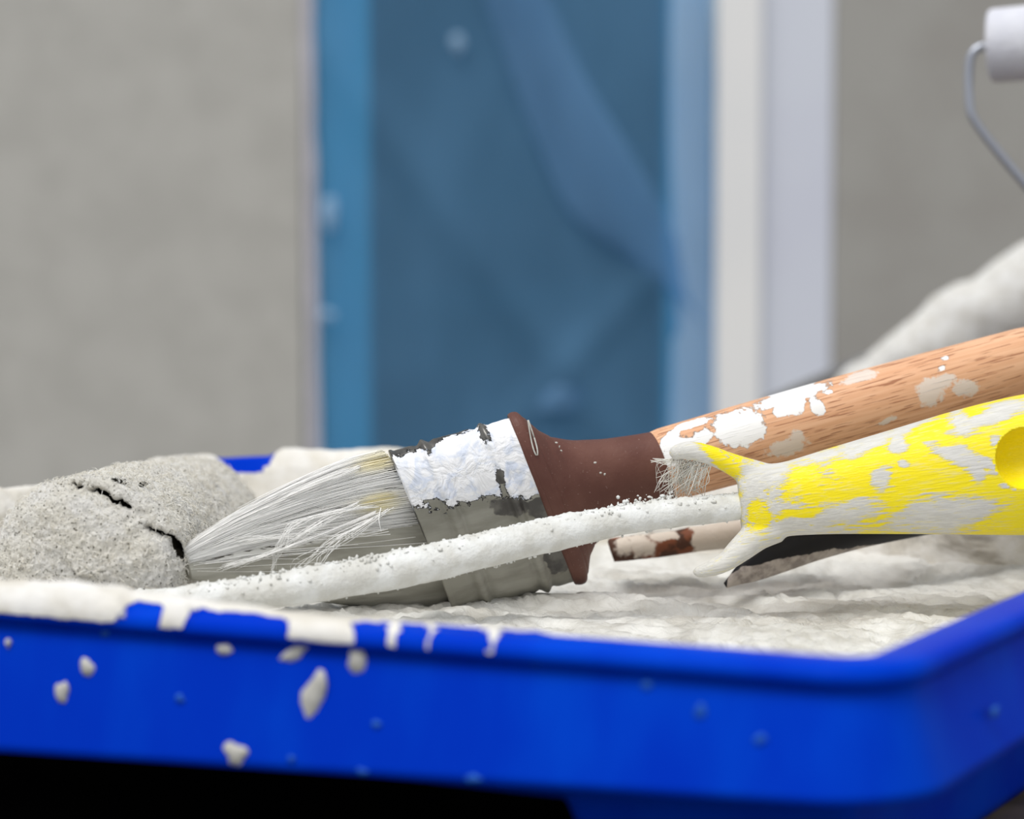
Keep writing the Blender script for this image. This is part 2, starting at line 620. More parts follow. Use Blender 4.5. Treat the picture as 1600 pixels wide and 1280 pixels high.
# film
film = thing('protective_film', 'blue translucent plastic film with soft diagonal folds taped over the window', 'film', (wx(800), YW, 0.45))
nx, nz = 120, 220
X = np.linspace(0, 1, nx)[None, :].repeat(nz, 0)
Z = np.linspace(0.47, 2.2, nz)[:, None].repeat(nx, 1)
pyz = 640 - F_PX * ((Z - CAM[2]) / D_W) - 200
left = 492 + 8 * (pyz / 650) + 2.5 * fbm(np.stack([pyz * 0.02, pyz * 0, pyz * 0], -1), 3, 5)
right = 1110 + 14 * (pyz / 650) + 2.5 * fbm(np.stack([pyz * 0.015, pyz * 0 + 9, pyz * 0], -1), 3, 6)
PX = left + (right - left) * X
dv = (PX - 800) + 0.55 * (250 - pyz)           # distance from a slanting fold line
Yf = YW + 0.004 - 0.010 * np.exp(-(((PX - 900) - 0.52 * (pyz - 200)) / 38) ** 2) - 0.006 * np.exp(-(((PX - 760) - 0.75 * (pyz - 420)) / 45) ** 2) \
    - 0.005 * np.exp(-(((PX - 830) + 0.9 * (pyz - 640)) / 40) ** 2)
Yf += 0.0025 * fbm(np.stack([PX * 0.009, pyz * 0.005, pyz * 0], -1), 3, 8)
V = np.stack([(PX - 800) / F_PX * D_W, Yf, Z], -1).reshape(-1, 3)
Fq = [(i * nx + j, i * nx + j + 1, (i + 1) * nx + j + 1, (i + 1) * nx + j) for i in range(nz - 1) for j in range(nx - 1)]
obj('film_sheet', V, Fq, mat_film, film)


def film_fold(pts, off=0.006, mat=None):
    L = cr([(a, b) for a, b, _, _ in pts], 40)
    R_ = cr([(c, d) for _, _, c, d in pts], 40)
    m = 9
    V = []
    for i in range(40):
        for j in range(m):
            q = L[i] + (R_[i] - L[i]) * j / (m - 1)
            y = YW - off - 0.007 * math.sin(math.pi * j / (m - 1))
            V.append(((q[0] - 800) / F_PX * D_W, y, CAM[2] + (640 - 200 - q[1]) / F_PX * D_W))
    Fq = [(i * m + j, i * m + j + 1, (i + 1) * m + j + 1, (i + 1) * m + j) for i in range(39) for j in range(m - 1)]
    obj('film_fold', V, Fq, mat or mat_film_fold, film)


film_fold([(745, -30, 845, -30), (800, 120, 905, 110), (850, 250, 985, 240), (890, 330, 1050, 360), (960, 390, 1085, 450), (1050, 450, 1110, 520)])
film_fold([(1046, -40, 1108, -40), (1044, 150, 1110, 150), (1048, 300, 1112, 300), (1052, 430, 1114, 430), (1050, 560, 1120, 560), (1046, 700, 1124, 700)], 0.004, mat_film_light)
film_fold([(838, 640, 905, 640), (850, 615, 912, 620), (870, 600, 920, 612)], 0.006)
zz = np.linspace(0.5, 2.2, 80)
pz = 440 - F_PX * (zz - CAM[2]) / D_W
lf = 476 + 6 * pz / 650 + 2.5 * fbm(np.stack([pz * 0.02, pz * 0, pz * 0 + 3], -1), 3, 15)
rt = 491 + 8 * pz / 650 + 2.5 * fbm(np.stack([pz * 0.02, pz * 0, pz * 0], -1), 3, 5)
V = []
for a, b, z in zip(lf, rt, zz):
    for x in (a, b):
        for y in (YW - 0.0045, YW - 0.001):
            V.append(((x - 800) / F_PX * D_W, y, z))
Fq = []
for i in range(79):
    k = i * 4
    for a, b in ((0, 2), (2, 3), (3, 1), (1, 0)):
        Fq.append((k + a, k + b, k + 4 + b, k + 4 + a))
obj('tape_strip', V, Fq, mat_tape, film, False)


def flat_blob(name, c, ex, ey, en, rx, ry, h, mat, parent, seed=0, n=20, wob=0.25):
    V = [c + en * h]
    Fq = []
    for k, (rr, hh) in enumerate(((0.55, 0.85), (0.9, 0.4), (1.0, -0.1))):
        for j in range(n):
            a = 2 * math.pi * j / n
            w = 1 + wob * float(vnoise(np.array([math.cos(a) * 1.6 + seed * 7.1, math.sin(a) * 1.6, seed * 3.3]), 3))
            V.append(c + ex * rx * rr * w * math.cos(a) + ey * ry * rr * w * math.sin(a) + en * h * hh)
    for j in range(n):
        j2 = (j + 1) % n
        Fq.append((0, 1 + j, 1 + j2))
        for k in range(2):
            Fq.append((1 + k * n + j, 1 + (k + 1) * n + j, 1 + (k + 1) * n + j2, 1 + k * n + j2))
    return obj(name, V, Fq, mat, parent)


ez, ey_, ex_ = np.array([0, 0, 1.0]), np.array([0, -1.0, 0]), np.array([1.0, 0, 0])
for i, (a, b, rx, ry) in enumerate([(717, 72, 11, 15), (512, 492, 13, 9), (516, 335, 12, 26)]):
    q = np.array([(a - 800) / F_PX * D_W, YW - 0.006, CAM[2] + (440 - b) / F_PX * D_W])
    flat_blob('paint_fleck', q, ex_, ez, ey_, rx / F_PX * D_W, ry / F_PX * D_W, 0.003, mat_film_light, film, i)

# ------------------------------------------------------------------ bench and added black shade sheet
bench = thing('workbench', 'weathered brown-grey plank bench that carries the paint tray', 'bench', (0, 0.78, 0))
for i in range(5):
    y0 = 0.20 + i * 0.225
    o = obj('plank', *box(-0.75, 0.75, y0, y0 + 0.2235, Z_BENCH - 0.035, Z_BENCH), mat_bench, bench, False)
    bevel(o, 0.003)
for sx in (-0.68, 0.68):
    for y in (0.28, 1.24):
        o = obj('leg', *box(sx - 0.035, sx + 0.035, y - 0.035, y + 0.035, 0.0, Z_BENCH - 0.035), mat_bench, bench, False)
        bevel(o, 0.003)
mt_ = obj('shade_sheet', *box(-0.60, 0.098, 0.24, 0.95, Z_BENCH, Z_BENCH + 0.0006), mat_shade_sheet, None, False)  # added sheet, its black stands in for shade below the tray
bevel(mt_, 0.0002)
tag(mt_, 'black sheet added under the blue paint tray to deepen its shade', 'shade sheet')

# ------------------------------------------------------------------ paint tray
ZR = CAM[2] - 0.077
O2 = atz(1400, 1043, ZR)
UA, VA = math.radians(156.2), math.radians(59.5)
ud = np.array([math.cos(UA), math.sin(UA), 0])
vd = np.array([math.cos(VA), math.sin(VA), 0])
n_front = np.array([math.sin(UA), -math.cos(UA), 0])       # into the tray, square to the front side
n_right = np.array([-math.sin(VA), math.cos(VA), 0])       # into the tray, square to the right side
L_T, W_T = 0.385, 0.325


def T(u, v, z=0.0):
    u, v, z = np.broadcast_arrays(np.asarray(u, float), np.asarray(v, float), np.asarray(z, float))
    return np.stack([O2[0] + ud[0] * u + vd[0] * v, O2[1] + ud[1] * u + vd[1] * v, ZR + z], -1)


def uv_of(P):
    q = (P - np.array([O2[0], O2[1], 0]))[..., :2] @ np.linalg.inv(np.array([ud[:2], vd[:2]]))
    return q[..., 0], q[..., 1]


def rrect(inset, nc=16, ne=(270, 200)):
    """closed loop of (u, v); corners: front right, front left, back left, back right"""
    x0, x1, y0, y1 = inset, L_T - inset, inset, W_T - inset
    rad = [max(r - inset, 0.002) for r in (0.016, 0.045, 0.050, 0.030)]
    cor = [(x0, y0, math.pi, rad[0], 1, 1), (x1, y0, 1.5 * math.pi, rad[1], -1, 1), (x1, y1, 0, rad[2], -1, -1), (x0, y1, 0.5 * math.pi, rad[3], 1, -1)]
    arcs = []
    for cx, cy, a0, r, sx, sy in cor:
        a = a0 + np.linspace(0, math.pi / 2, nc)
        arcs.append(np.stack([cx + sx * r + r * np.cos(a), cy + sy * r + r * np.sin(a)], -1))
    out = []
    for k in range(4):
        out.append(arcs[k])
        a, b = arcs[k][-1], arcs[(k + 1) % 4][0]
        n = ne[k % 2]
        tt = np.linspace(0, 1, n + 2)[1:-1, None]
        out.append(a + (b - a) * tt)
    return np.concatenate(out)


def depth(u):
    return 0.0562 - 0.0202 * sstep(0.070, 0.080, u) - 0.014 * np.clip((u - 0.20) / 0.17, 0, 1)


def skirt(u):
    return 0.0278 + 0.0095 * np.clip(u / 0.25, 0, 1)


rings = []
for k in range(13):                                   # outer skirt, bottom to top
    q = k / 12
    lp = rrect(0.001 - 0.006 * (1 - q))
    rings.append(np.column_stack([lp, -0.0058 - (skirt(lp[:, 0]) - 0.0058) * (1 - q)]))
for ins, z in ((0.0006, -0.0053), (-0.0011, -0.0048), (-0.0016, -0.0033), (-0.0011, -0.0014), (0.0004, -0.0004), (0.0022, -0.0002), (0.004, 0), (0.006, 0), (0.008, 0), (0.0095, -0.0003), (0.0108, -0.0013), (0.0118, -0.003)):
    lp = rrect(ins)
    rings.append(np.column_stack([lp, np.full(len(lp), z)]))
NR = len(rings)
for tdep in np.linspace(0.005, 0.0568, 24):
    lp = rrect(0.0120 + 0.12 * tdep)
    rings.append(np.column_stack([lp, -np.minimum(depth(lp[:, 0]), tdep)]))
for ins in (0.034, 0.045, 0.060, 0.080, 0.105, 0.13, 0.15, 0.1605):
    lp = rrect(ins)
    rings.append(np.column_stack([lp, -depth(lp[:, 0])]))
NP = len(rings[0])
R3 = np.array(rings)                                  # (rings, NP, 3)
U_, V_, Z_ = R3[..., 0], R3[..., 1], R3[..., 2]
P0 = T(U_, V_, Z_ + 0.0082 * sstep(0.17, 0.32, V_))
ppx, ppy = proj(P0)
# where dried paint clings: 0.5 is the edge
nz3 = fbm(P0 * 55, 3, 21)
nzl = fbm(P0 * 22, 2, 31)
ridx = np.arange(len(rings))[:, None] + np.zeros((1, NP))
paint = np.zeros_like(U_)
front = (V_ < 0.03) & (U_ > 0.012)
side_r = (U_ < 0.02)
onrim = ridx >= 17
inner = ridx >= NR
paint[inner] = 1.0
rimfull = onrim & ~inner
paint[rimfull] = 0.95
# front rim: paint lies thick on the left, thins towards the near corner and leaves the outer lip blue
edge = (ridx - 16.0) / (NR - 16.0)                    # 0 outer lip .. 1 inner lip
fl = sstep(860, 120, ppx)
wob = ppx + 14 * fbm(P0 * 130, 2, 24)
wob = wob + 0.3 * (ppy - 950) + 9 * fbm(P0 * 420, 2, 25)
pat = np.maximum.reduce([sstep(215, 175, wob), sstep(245, 268, wob) * sstep(318, 290, wob), sstep(444, 466, wob) * sstep(582, 554, wob),
                         sstep(612, 617, wob) * sstep(640, 634, wob), sstep(672, 678, wob) * sstep(692, 686, wob), sstep(770, 776, wob) * sstep(794, 788, wob)])
inn = sstep(900, 780, wob + 60 * nz3) 
pf = np.where(edge > 0.28 + 0.10 * nz3 + 0.35 * sstep(450, 800, ppx), 0.25 + 0.7 * inn + 0.22 * sstep(0.6, 1.0, edge), 0.04 + 0.80 * pat + 0.28 * fbm(P0 * 300, 3, 26))
paint = np.where(rimfull & front, pf, paint)
paint = np.where(rimfull & (side_r | ((U_ < 0.06) & (V_ < 0.03))), 0.02 + 0.48 * edge + 0.25 * nz3, paint)
lip = (ridx >= 15) & (ridx < 17)
paint = np.where(lip, np.where(front & (ppx < 820), pat * (0.75 + 0.3 * nz3), np.where(front | side_r, 0.0, 0.55 + 0.4 * nz3)), paint)
bare = blobs(ppx, ppy, [(386, 703, 52, 12), (386, 718, 44, 26), (366, 712, 34, 18), (404, 708, 34, 14)])
backside = (V_ > 0.2)
paint = np.where(backside & onrim, np.minimum(paint, 1.25 - bare * 1.35 + 0.25 * nz3), paint)
paint = np.clip(paint, 0, 1)
# caked thickness
thick = sstep(0.42, 0.75, paint)
lump = np.clip(0.75 + 0.35 * nz3 + 0.35 * nzl + 0.25 * fbm(P0 * 190, 2, 33), 0.1, 2)
rimw = np.where(onrim & ~inner, 1.0, np.where(lip, 0.3, np.where(inner & (Z_ > -0.012), 0.8, 0.0)))
hz = np.where(backside | (U_ > L_T - 0.06), 0.0045, 0.0012 + 0.0036 * sstep(520, 120, ppx)) * rimw * thick * lump
Z2 = Z_ + hz
inw = np.where(inner & (Z_ < -0.003) & (Z_ > -0.03), 0.0035 * lump, 0)
cu, cv = L_T / 2, W_T / 2


def warp(u, v):                                        # the old tray is bent up along its far side
    return 0.0082 * sstep(0.17, 0.32, v)


U2 = U_ + inw * np.sign(cu - U_) * (np.minimum(U_, L_T - U_) < 0.03)
V2 = V_ + inw * np.sign(cv - V_) * (np.minimum(V_, W_T - V_) < 0.03)
P1 = T(U2, V2, Z2 + warp(U_, V_) * (Z_ > -0.03)).reshape(-1, 3)
Fq = []
nr = len(rings)
for i in range(nr - 1):
    a = i * NP
    for j in range(NP):
        j2 = (j + 1) % NP
        Fq.append((a + j, a + NP + j, a + NP + j2, a + j2))
Fq.append(tuple((nr - 1) * NP + NP - 1 - j for j in range(NP)))
tray = thing('paint_tray', 'bright blue plastic paint tray crusted with dried white paint', 'paint tray', (*T(L_T / 2, W_T / 2)[:2], Z_BENCH + 0.0008))
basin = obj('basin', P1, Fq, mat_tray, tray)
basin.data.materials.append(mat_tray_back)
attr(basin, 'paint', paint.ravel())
attr(basin, 'inner_shade', (sstep(-0.006, -0.014, Z_) * (V_ > 0.2) * (U_ < 0.2)).ravel())
md = basin.modifiers.new('wall_thickness', 'SOLIDIFY')
md.thickness = 0.002
md.offset = -1
md.use_even_offset = False
md.material_offset = 1


def on_front(px, py, off=0.0):
    r = ray(px, py)
    c0 = T(0, -0.003, 0)
    t_ = ((c0 - CAM) @ n_front) / (r @ n_front)
    return CAM + r * t_


def on_right(px, py):
    r = ray(px, py)
    c0 = T(-0.003, 0, 0)
    t_ = ((c0 - CAM) @ n_right) / (r @ n_right)
    return CAM + r * t_


# dried splashes on the outside: px, py, rx, ry, turn, thin?
spl = [(2, 1008, 5, 7, 0, 0), (128, 1046, 11, 15, 0, 0), (94, 1084, 11, 15, 5, 0), (337, 1019, 14, 9, 0, 0), (447, 1024, 22, 13, 25, 0), (547, 1037, 19, 23, -15, 0),
       (486, 1096, 19, 40, -25, 0), (375, 1178, 19, 19, -20, 0), (278, 1094, 8, 7, 0, 1), (823, 1034, 14, 13, 0, 1), (1088, 1116, 10, 14, 0, 1), (1185, 1158, 10, 10, 0, 1),
       (572, 1203, 10, 7, 0, 1), (746, 1214, 13, 8, 0, 1), (586, 1133, 7, 7, 0, 1), (1002, 1076, 10, 8, 20, 1), (460, 1185, 8, 6, 0, 1), (148, 994, 7, 6, 0, 1)]
for i, (a, b, rx, ry, tn, thin_) in enumerate(spl):
    c = on_front(a, b)
    dd = (c - CAM) @ FW / F_PX
    an = math.radians(tn)
    e1 = -ud * math.cos(an) + ez * math.sin(an)
    e2 = ud * math.sin(an) + ez * math.cos(an)
    zrel = (c[2] - ZR)
    uu = uv_of(c)[0]
    tilt = 0.006 * np.clip((-zrel - 0.0058) / (skirt(uu) - 0.0058), 0, 1) - 0.001
    c = c - n_front * (tilt - 0.003 + 0.0001)
    flat_blob('paint_splash', c, e1, e2, -n_front, rx * dd * 1.05, ry * dd * 1.05, 0.0006 if thin_ else 0.0011, mat_splat_b if thin_ else mat_splat, tray, i, 18, 0.45)
for i, (a, b, rx, ry) in enumerate([(1546, 1112, 9, 10)]):
    c = on_right(a, b)
    dd = (c - CAM) @ FW / F_PX
    flat_blob('paint_splash', c - n_right * 0.0012, vd, ez, -n_right, rx * dd * 2, ry * dd, 0.0006, mat_splat_b, tray, 40 + i, 16)

# wet paint in the tray
nu, nv = 230, 230
uu, vv = np.meshgrid(np.linspace(0.010, 0.315, nu), np.linspace(0.010, W_T - 0.010, nv), indexing='ij')
Q = T(uu, vv, 0)
rn = fbm(np.stack([uu * 26, vv * 42, uu * 0], -1) + 0.9 * np.stack([fbm(Q * 25, 2, 3), fbm(Q * 25, 2, 4), uu * 0], -1), 4, 40)
rdg = 1 - np.abs(fbm(np.stack([uu * 18, vv * 34, uu * 0 + 4], -1), 3, 44)) * 2
hp = 0.0030 * rn + 0.0026 * rdg + 0.0020 * np.maximum(0, 1 - 3 * np.abs(fbm(np.stack([uu * 60, vv * 95, uu * 0 + 9], -1) + 1.5 * rn[..., None], 3, 47)))
hp += 0.0045 * sstep(W_T - 0.060, W_T - 0.014, vv) + 0.004 * sstep(0.03, 0.012, vv)
pool = obj('wet_paint', T(uu, vv, -0.0255 + hp).reshape(-1, 3), [(i * nv + j, i * nv + j + 1, (i + 1) * nv + j + 1, (i + 1) * nv + j) for i in range(nu - 1) for j in range(nv - 1)], mat_pool)
tag(pool, 'thick greyish white paint filling the blue tray, ridged and swirled', 'paint', kind='stuff')

# ------------------------------------------------------------------ flat paintbrush
MMPX = 0.655 / F_PX
brush = thing('flat_paintbrush', 'wide flat paintbrush with brown collar, beech handle and paint-caked ferrule', 'paintbrush', at(720, 950, 0.655))


def tb(st, n, expo=2.0, m=64, caps=True, smooth=True):
    """stations: (top px, py, d, bottom px, py, d, half thickness in px at its depth)"""
    f = cr if smooth else lin
    A = f([at(*s[0:3]) for s in st], n)
    B = f([at(*s[3:6]) for s in st], n)
    h = f([(s[6] * (s[2] + s[5]) / 2 / F_PX,) for s in st], n)[:, 0]
    c = (A + B) / 2
    w = (A - B) / 2
    ax = norm(np.gradient(c, axis=0))
    nn = norm(np.cross(w, ax))
    return loft(c, w, nn * h[:, None], m, caps, expo), (c, w, nn * h[:, None])


AX0, AX1 = np.array([855.0, 778.0]), np.array([1037.0, 727.0])
au = (AX1 - AX0) / np.linalg.norm(AX1 - AX0)
wu = np.array([-0.365, -0.931])                       # towards the upper edge of the ferrule
hu = np.array([au[1], -au[0]])                        # upward normal of the axis in the frame
if hu[1] > 0:
    hu = -hu


def station(s, hw, ht, k, lean=0.015, bend=0.0):
    c = AX0 + au * s
    dirv = wu * k + hu * (1 - k)
    dirv = dirv / np.linalg.norm(dirv)
    tp, bt = c + dirv * hw, c - dirv * hw
    d0 = 0.655 + 0.00004 * s
    return (tp[0], tp[1], d0 - lean * hw / 130, bt[0], bt[1], d0 + lean * hw / 130, ht)


# ferrule, with two pressed ridges
st = []
for s in np.linspace(-204, 2, 60):
    r = sum(5.5 * math.exp(-((s - q) / 5.5) ** 2) for q in (-55, -150)) - sum(2.5 * math.exp(-((s - q) / 5) ** 2) for q in (-44, -66, -139, -161))
    st.append(station(s, 133 + r * 0.8 + (3 if s < -198 else 0), 52 + 6 * (s + 204) / 206 + r, 1.0))
(VF, FF, LF), _ = tb(st, 110, 2.25, 96)
VF += 0.0004 * fbm(VF * 260, 3, 61)[:, None] * norm(VF - VF.mean(0))
ferr = obj('ferrule', VF, FF, mat_ferrule, brush)
px, py = proj(VF)
nzf = fbm(VF * 160, 3, 62)
py = py + 14 * fbm(VF * 110, 3, 64)
px = px + 10 * fbm(VF * 110, 3, 65)
low = np.interp(px, [600, 640, 720, 760, 790, 815, 850], [798, 800, 788, 772, 770, 778, 776])
top = np.interp(px, [600, 700, 810], [706, 679, 650])
dry = 0.5 + (low - py) / 60.0
dry = np.minimum(dry, 0.95)
dry = np.minimum(dry, 0.36 + (py - top) / 36.0 + 0.55 * nzf)
dry = np.minimum(dry, 0.9 - 0.65 * blobs(px, py, [(618, 704, 34, 13, -15), (690, 684, 66, 10, -15), (756, 668, 11, 22, -15), (781, 748, 7, 34, -15), (668, 690, 8, 18, -15), (676, 788, 24, 8, -10), (630, 794, 18, 7), (838, 708, 3, 3)]) + 0.2 * nzf)
wet = np.where(py > low - 18, 0.95, 0.2)
wet = np.minimum(wet, 1.05 - 0.95 * blobs(px, py, [(800, 792, 36, 20, 10), (845, 800, 20, 24), (870, 870, 26, 30), (730, 948, 12, 7)]))
attr(ferr, 'loc', LF)
attr(ferr, 'dry', dry)
attr(ferr, 'wet', wet)

# brown collar
prof = [(-10, 134, 58), (-9, 139, 62), (-2, 141, 64), (5, 140, 64), (9, 136, 61.5), (11, 129, 57.5), (13, 129, 58.5), (19, 117, 55.5), (27, 102, 53), (42, 86, 50.5), (68, 72, 49), (114, 60, 47), (160, 53, 46), (186, 50, 46), (190, 48, 45)]
pr = np.array(prof, float)
sd_ = np.concatenate([np.linspace(-10, 40, 90), np.linspace(41, 190, 60)])
hw_, ht_ = np.interp(sd_, pr[:, 0], pr[:, 1]), np.interp(sd_, pr[:, 0], pr[:, 2])
kern = np.ones(7) / 7
hw_[4:-4] = np.convolve(hw_, kern, 'same')[4:-4]
ht_[4:-4] = np.convolve(ht_, kern, 'same')[4:-4]
st = [station(a, b, c_, 1 - float(sstep(0, 190, a))) for a, b, c_ in zip(sd_, hw_, ht_)]
(VC, FC, LC), _ = tb(st, 150, 2.1, 80, smooth=False)
obj('collar', VC, FC, mat_brown, brush)
# moulded loop on the collar, a small raised ring
ring = []
for a in np.linspace(0, 2 * math.pi, 25):
    ring.append(at(832 + 4.5 * math.cos(a) * (0.6 + 0.4 * math.sin(a)) + 7 * math.sin(a), 684 + 28 * math.sin(a), 0.6351 + 0.0002 * math.sin(a)))
V, Fc, _ = tube(np.array(ring), 0.00024, 8)
lo_ = obj('moulded_ring', V, Fc, mat_splat, brush)

cs, rs = [], []
for a, b in ((869, 692), (874, 698), (877, 704), (930, 723), (939, 739), (945, 741)):
    s_ = (a - AX0[0]) * au[0] + (b - AX0[1]) * au[1]
    h_ = (a - AX0[0]) * hu[0] + (b - AX0[1]) * hu[1]
    hw = float(np.interp(s_, sd_, hw_)); ht = float(np.interp(s_, sd_, ht_))
    q = max(-0.98, min(0.98, h_ / hw))
    cs.append(at(a, b, 0.655 - 0.015 * h_ / 130 - math.sqrt(1 - q * q) * ht * 0.655 / F_PX)); rs.append(0.0004)
FLECKS = (cs, rs)

# handle
prof = [(184, 46, 45), (186, 50, 49), (200, 52, 50), (320, 54, 52), (480, 55, 53), (640, 54, 52), (780, 52, 50), (850, 47, 46), (885, 36, 36), (900, 20, 20), (903, 6, 6)]
pr = np.array(prof, float)
sd_ = np.concatenate([np.linspace(184, 205, 12), np.linspace(210, 845, 110), np.linspace(850, 903, 38)])
st = [station(a, float(np.interp(a, pr[:, 0], pr[:, 1])), float(np.interp(a, pr[:, 0], pr[:, 2])), 0) for a in sd_]
(VH, FH, LH), _ = tb(st, 160, 2.0, 64, smooth=False)
hnd = obj('wooden_handle', VH, FH, mat_wood, brush)
px, py = proj(VH)
px = px + 8 * fbm(VH * 140, 3, 66)
py = py + 8 * fbm(VH * 140, 3, 67)
dry = blobs(px, py, [(1046, 690, 22, 9, -35), (1080, 668, 36, 6, -17), (1058, 706, 26, 15, -40), (1090, 690, 26, 12, -25), (1140, 672, 26, 28, -30), (1165, 668, 32, 30, 0), (1235, 619, 62, 13, -17),
                     (1238, 634, 22, 15, -30), (1216, 642, 10, 10), (1278, 637, 13, 11, 50), (1270, 630, 8, 6), (1295, 612, 9, 4), (1476, 559, 9, 4), (1470, 576, 8, 5)])
thin = blobs(px, py, [(1228, 700, 34, 13, -15), (1245, 684, 12, 14), (1455, 614, 22, 24, 20), (1470, 598, 30, 12, -10), (1508, 608, 20, 14, -20), (1385, 655, 18, 5, -20), (1340, 590, 30, 6, -17)])
attr(hnd, 'loc', LH)
attr(hnd, 'dry', dry)
attr(hnd, 'thin', thin)

# bristles
bst = [(604, 709, 0.640, 720, 951, 0.670, 48), (535, 727, 0.634, 610, 951, 0.658, 46), (452, 764, 0.629, 505, 941, 0.643, 38), (372, 806, 0.622, 415, 926, 0.630, 26),
       (312, 843, 0.616, 335, 913, 0.620, 15), (284, 864, 0.612, 298, 905, 0.614, 8)]
(VB, FB, LB), (cB, wB, nB) = tb(bst, 90, 2.0, 96)
core = obj('bristle_bundle', VB, FB, mat_core, brush)
px, py = proj(VB)
wl = np.interp(px, [285, 400, 500, 620], [880, 872, 846, 806])
attr(core, 'loc', LB)
attr(core, 'wet', np.clip(0.5 + (py - wl) / 40.0 + 0.3 * fbm(VB * 150, 2, 70), 0, 1))
attr(core, 'cream', np.clip(blobs(px, py, [(585, 722, 30, 14, -12), (592, 786, 30, 16, -12)]), 0, 1))
n = 3400
th = rng.uniform(0, 2 * math.pi, n)
th[: n // 2] = rng.uniform(-0.4, 2.1, n // 2)
s0 = rng.uniform(0, 0.10, n)
s0[: n // 4] = rng.uniform(0, 0.5, n // 4)
s1 = rng.uniform(0.5, 1.0, n)
K = 12
tt = s0[:, None] + (s1 - s0)[:, None] * np.linspace(0, 1, K)[None]
ii = np.clip(tt * 89, 0, 88.999)
i0 = ii.astype(int)
fr = (ii - i0)[..., None]
lerp = lambda A: A[i0] * (1 - fr) + A[i0 + 1] * fr
thk = th[:, None] + rng.normal(0, 0.05, n)[:, None] * np.linspace(0, 1, K)[None]
rad = 1.0 + rng.uniform(-0.01, 0.05, n)[:, None] + 0.05 * np.abs(rng.normal(0, 1, n))[:, None] * np.linspace(0, 1, K)[None] ** 2
sgn = 1.0
gapn = vnoise(np.stack([th * 11, s0 * 0 + 1.5, s0 * 0], -1), 77)
LN = lerp(cB) + lerp(wB) * (np.cos(thk) * rad)[..., None] + lerp(nB) * (np.sin(thk) * rad)[..., None]
lpx, lpy = proj(LN.reshape(-1, 3))
cream = np.clip((blobs(lpx, lpy, [(588, 722, 34, 17, -12), (594, 786, 34, 18, -12)]).reshape(n, K) - 0.35) * 2.2, 0, 1) * rng.uniform(0.5, 1, n)[:, None]
keep = ~((gapn < -0.22) & (rng.uniform(0, 1, n) < 0.93) & (s1 < 0.97)) & ~((lpy.reshape(n, K).mean(1) > np.interp(lpx.reshape(n, K).mean(1), [285, 400, 500, 620], [890, 890, 866, 826])) & (rng.uniform(0, 1, n) < 0.93))
gx, gy = lpx.reshape(n, K), lpy.reshape(n, K)
keep &= ~(((gy > np.interp(gx, [285, 400, 500, 620], [890, 884, 858, 815]) + 8) & (gx > 400)).any(1) & (rng.uniform(0, 1, n) < 0.96))
LN, cream = LN[keep], cream[keep]
V, Fc, sh = strands(LN, rng.uniform(0.00009, 0.00018, len(LN)), cream)
o = obj('bristles', V, Fc, mat_bristle, brush)
o['kind'] = 'stuff'
attr(o, 'shade', sh)
# loose bristles that stray across the bundle
loose = []


def stray(pts, k, spread, d=0.618):
    for _ in range(k):
        P = [at(a + rng.normal(0, spread), b + rng.normal(0, spread * 0.7), d + rng.normal(0, 0.0012) + dd) for a, b, dd in pts]
        loose.append(cr(P, 14))


stray([(592, 790, .018), (520, 800, .004), (465, 815, -.002), (440, 850, -.002), (425, 893, .0)], 9, 4)
stray([(600, 800, .018), (560, 822, .006), (510, 850, 0), (470, 880, 0), (452, 898, .002)], 7, 5)
stray([(560, 790, .012), (500, 820, 0), (430, 860, -.001), (360, 888, .0), (300, 915, .002)], 10, 4)
stray([(590, 800, .014), (480, 846, -.001), (400, 872, -.002), (340, 890, .0), (310, 905, .002)], 10, 3)
stray([(600, 830, .016), (540, 838, .006), (460, 838, .0), (390, 842, .0), (330, 862, .003)], 8, 5)
stray([(590, 805, .016), (540, 842, .004), (505, 870, 0), (500, 890, .002)], 6, 6)
stray([(600, 795, .016), (594, 812, .008), (597, 830, .008)], 1, 2)
stray([(560, 728, .010), (460, 768, .004), (380, 812, .004), (305, 842, .004)], 10, 4, 0.622)
LS = np.array(loose)
V, Fc, sh = strands(LS, rng.uniform(0.00011, 0.00018, len(LS)), np.zeros(LS.shape[:2]))
o = obj('stray_bristles', V, Fc, mat_bristle, brush)
o['kind'] = 'stuff'
attr(o, 'shade', sh)

# ------------------------------------------------------------------ large roller: yellow handle, painted wire, fleece cover
roller = thing('paint_roller', 'large paint roller with yellow handle, paint-caked wire and matted fleece cover', 'paint roller', at(800, 940, 0.60))
DY = 0.630
# handle body
yst = []
for tp, bt, ht in [((1152, 748), (1160, 838), 16), ((1165, 735), (1172, 846), 24), ((1190, 727), (1196, 844), 33), ((1230, 722), (1236, 836), 45), ((1300, 701), (1302, 833), 58), ((1400, 671), (1400, 833), 70),
                   ((1500, 641), (1500, 834), 80), ((1600, 617), (1602, 835), 86), ((1700, 604), (1704, 833), 86), ((1790, 606), (1796, 820), 80), ((1850, 630), (1852, 790), 62), ((1872, 672), (1872, 750), 34)]:
    yst.append((tp[0], tp[1], DY - 0.002, bt[0], bt[1], DY + 0.002, ht))
(VY, FY, _), _ = tb(yst, 90, 2.3, 56)
partsY = [(VY, FY)]
c = cr([at(1205, 752, DY), at(1170, 738, DY), at(1140, 724, DY - .001), at(1108, 711, DY - .002), at(1078, 704, DY - .002), at(1056, 707, DY - .001)], 30)
r = cr([(26,), (22,), (17,), (15.5,), (15,), (12,)], 30)[:, 0] * DY / F_PX
partsY.append(tube(c, r, 24)[:2])
c = cr([at(1215, 822, DY), at(1185, 836, DY), at(1160, 856, DY - .001), at(1135, 877, DY - .002), at(1110, 889, DY - .002), at(1090, 894, DY - .001)], 30)
r = cr([(26,), (24,), (21,), (16,), (13,), (9,)], 30)[:, 0] * DY / F_PX
partsY.append(tube(c, r, 24)[:2])
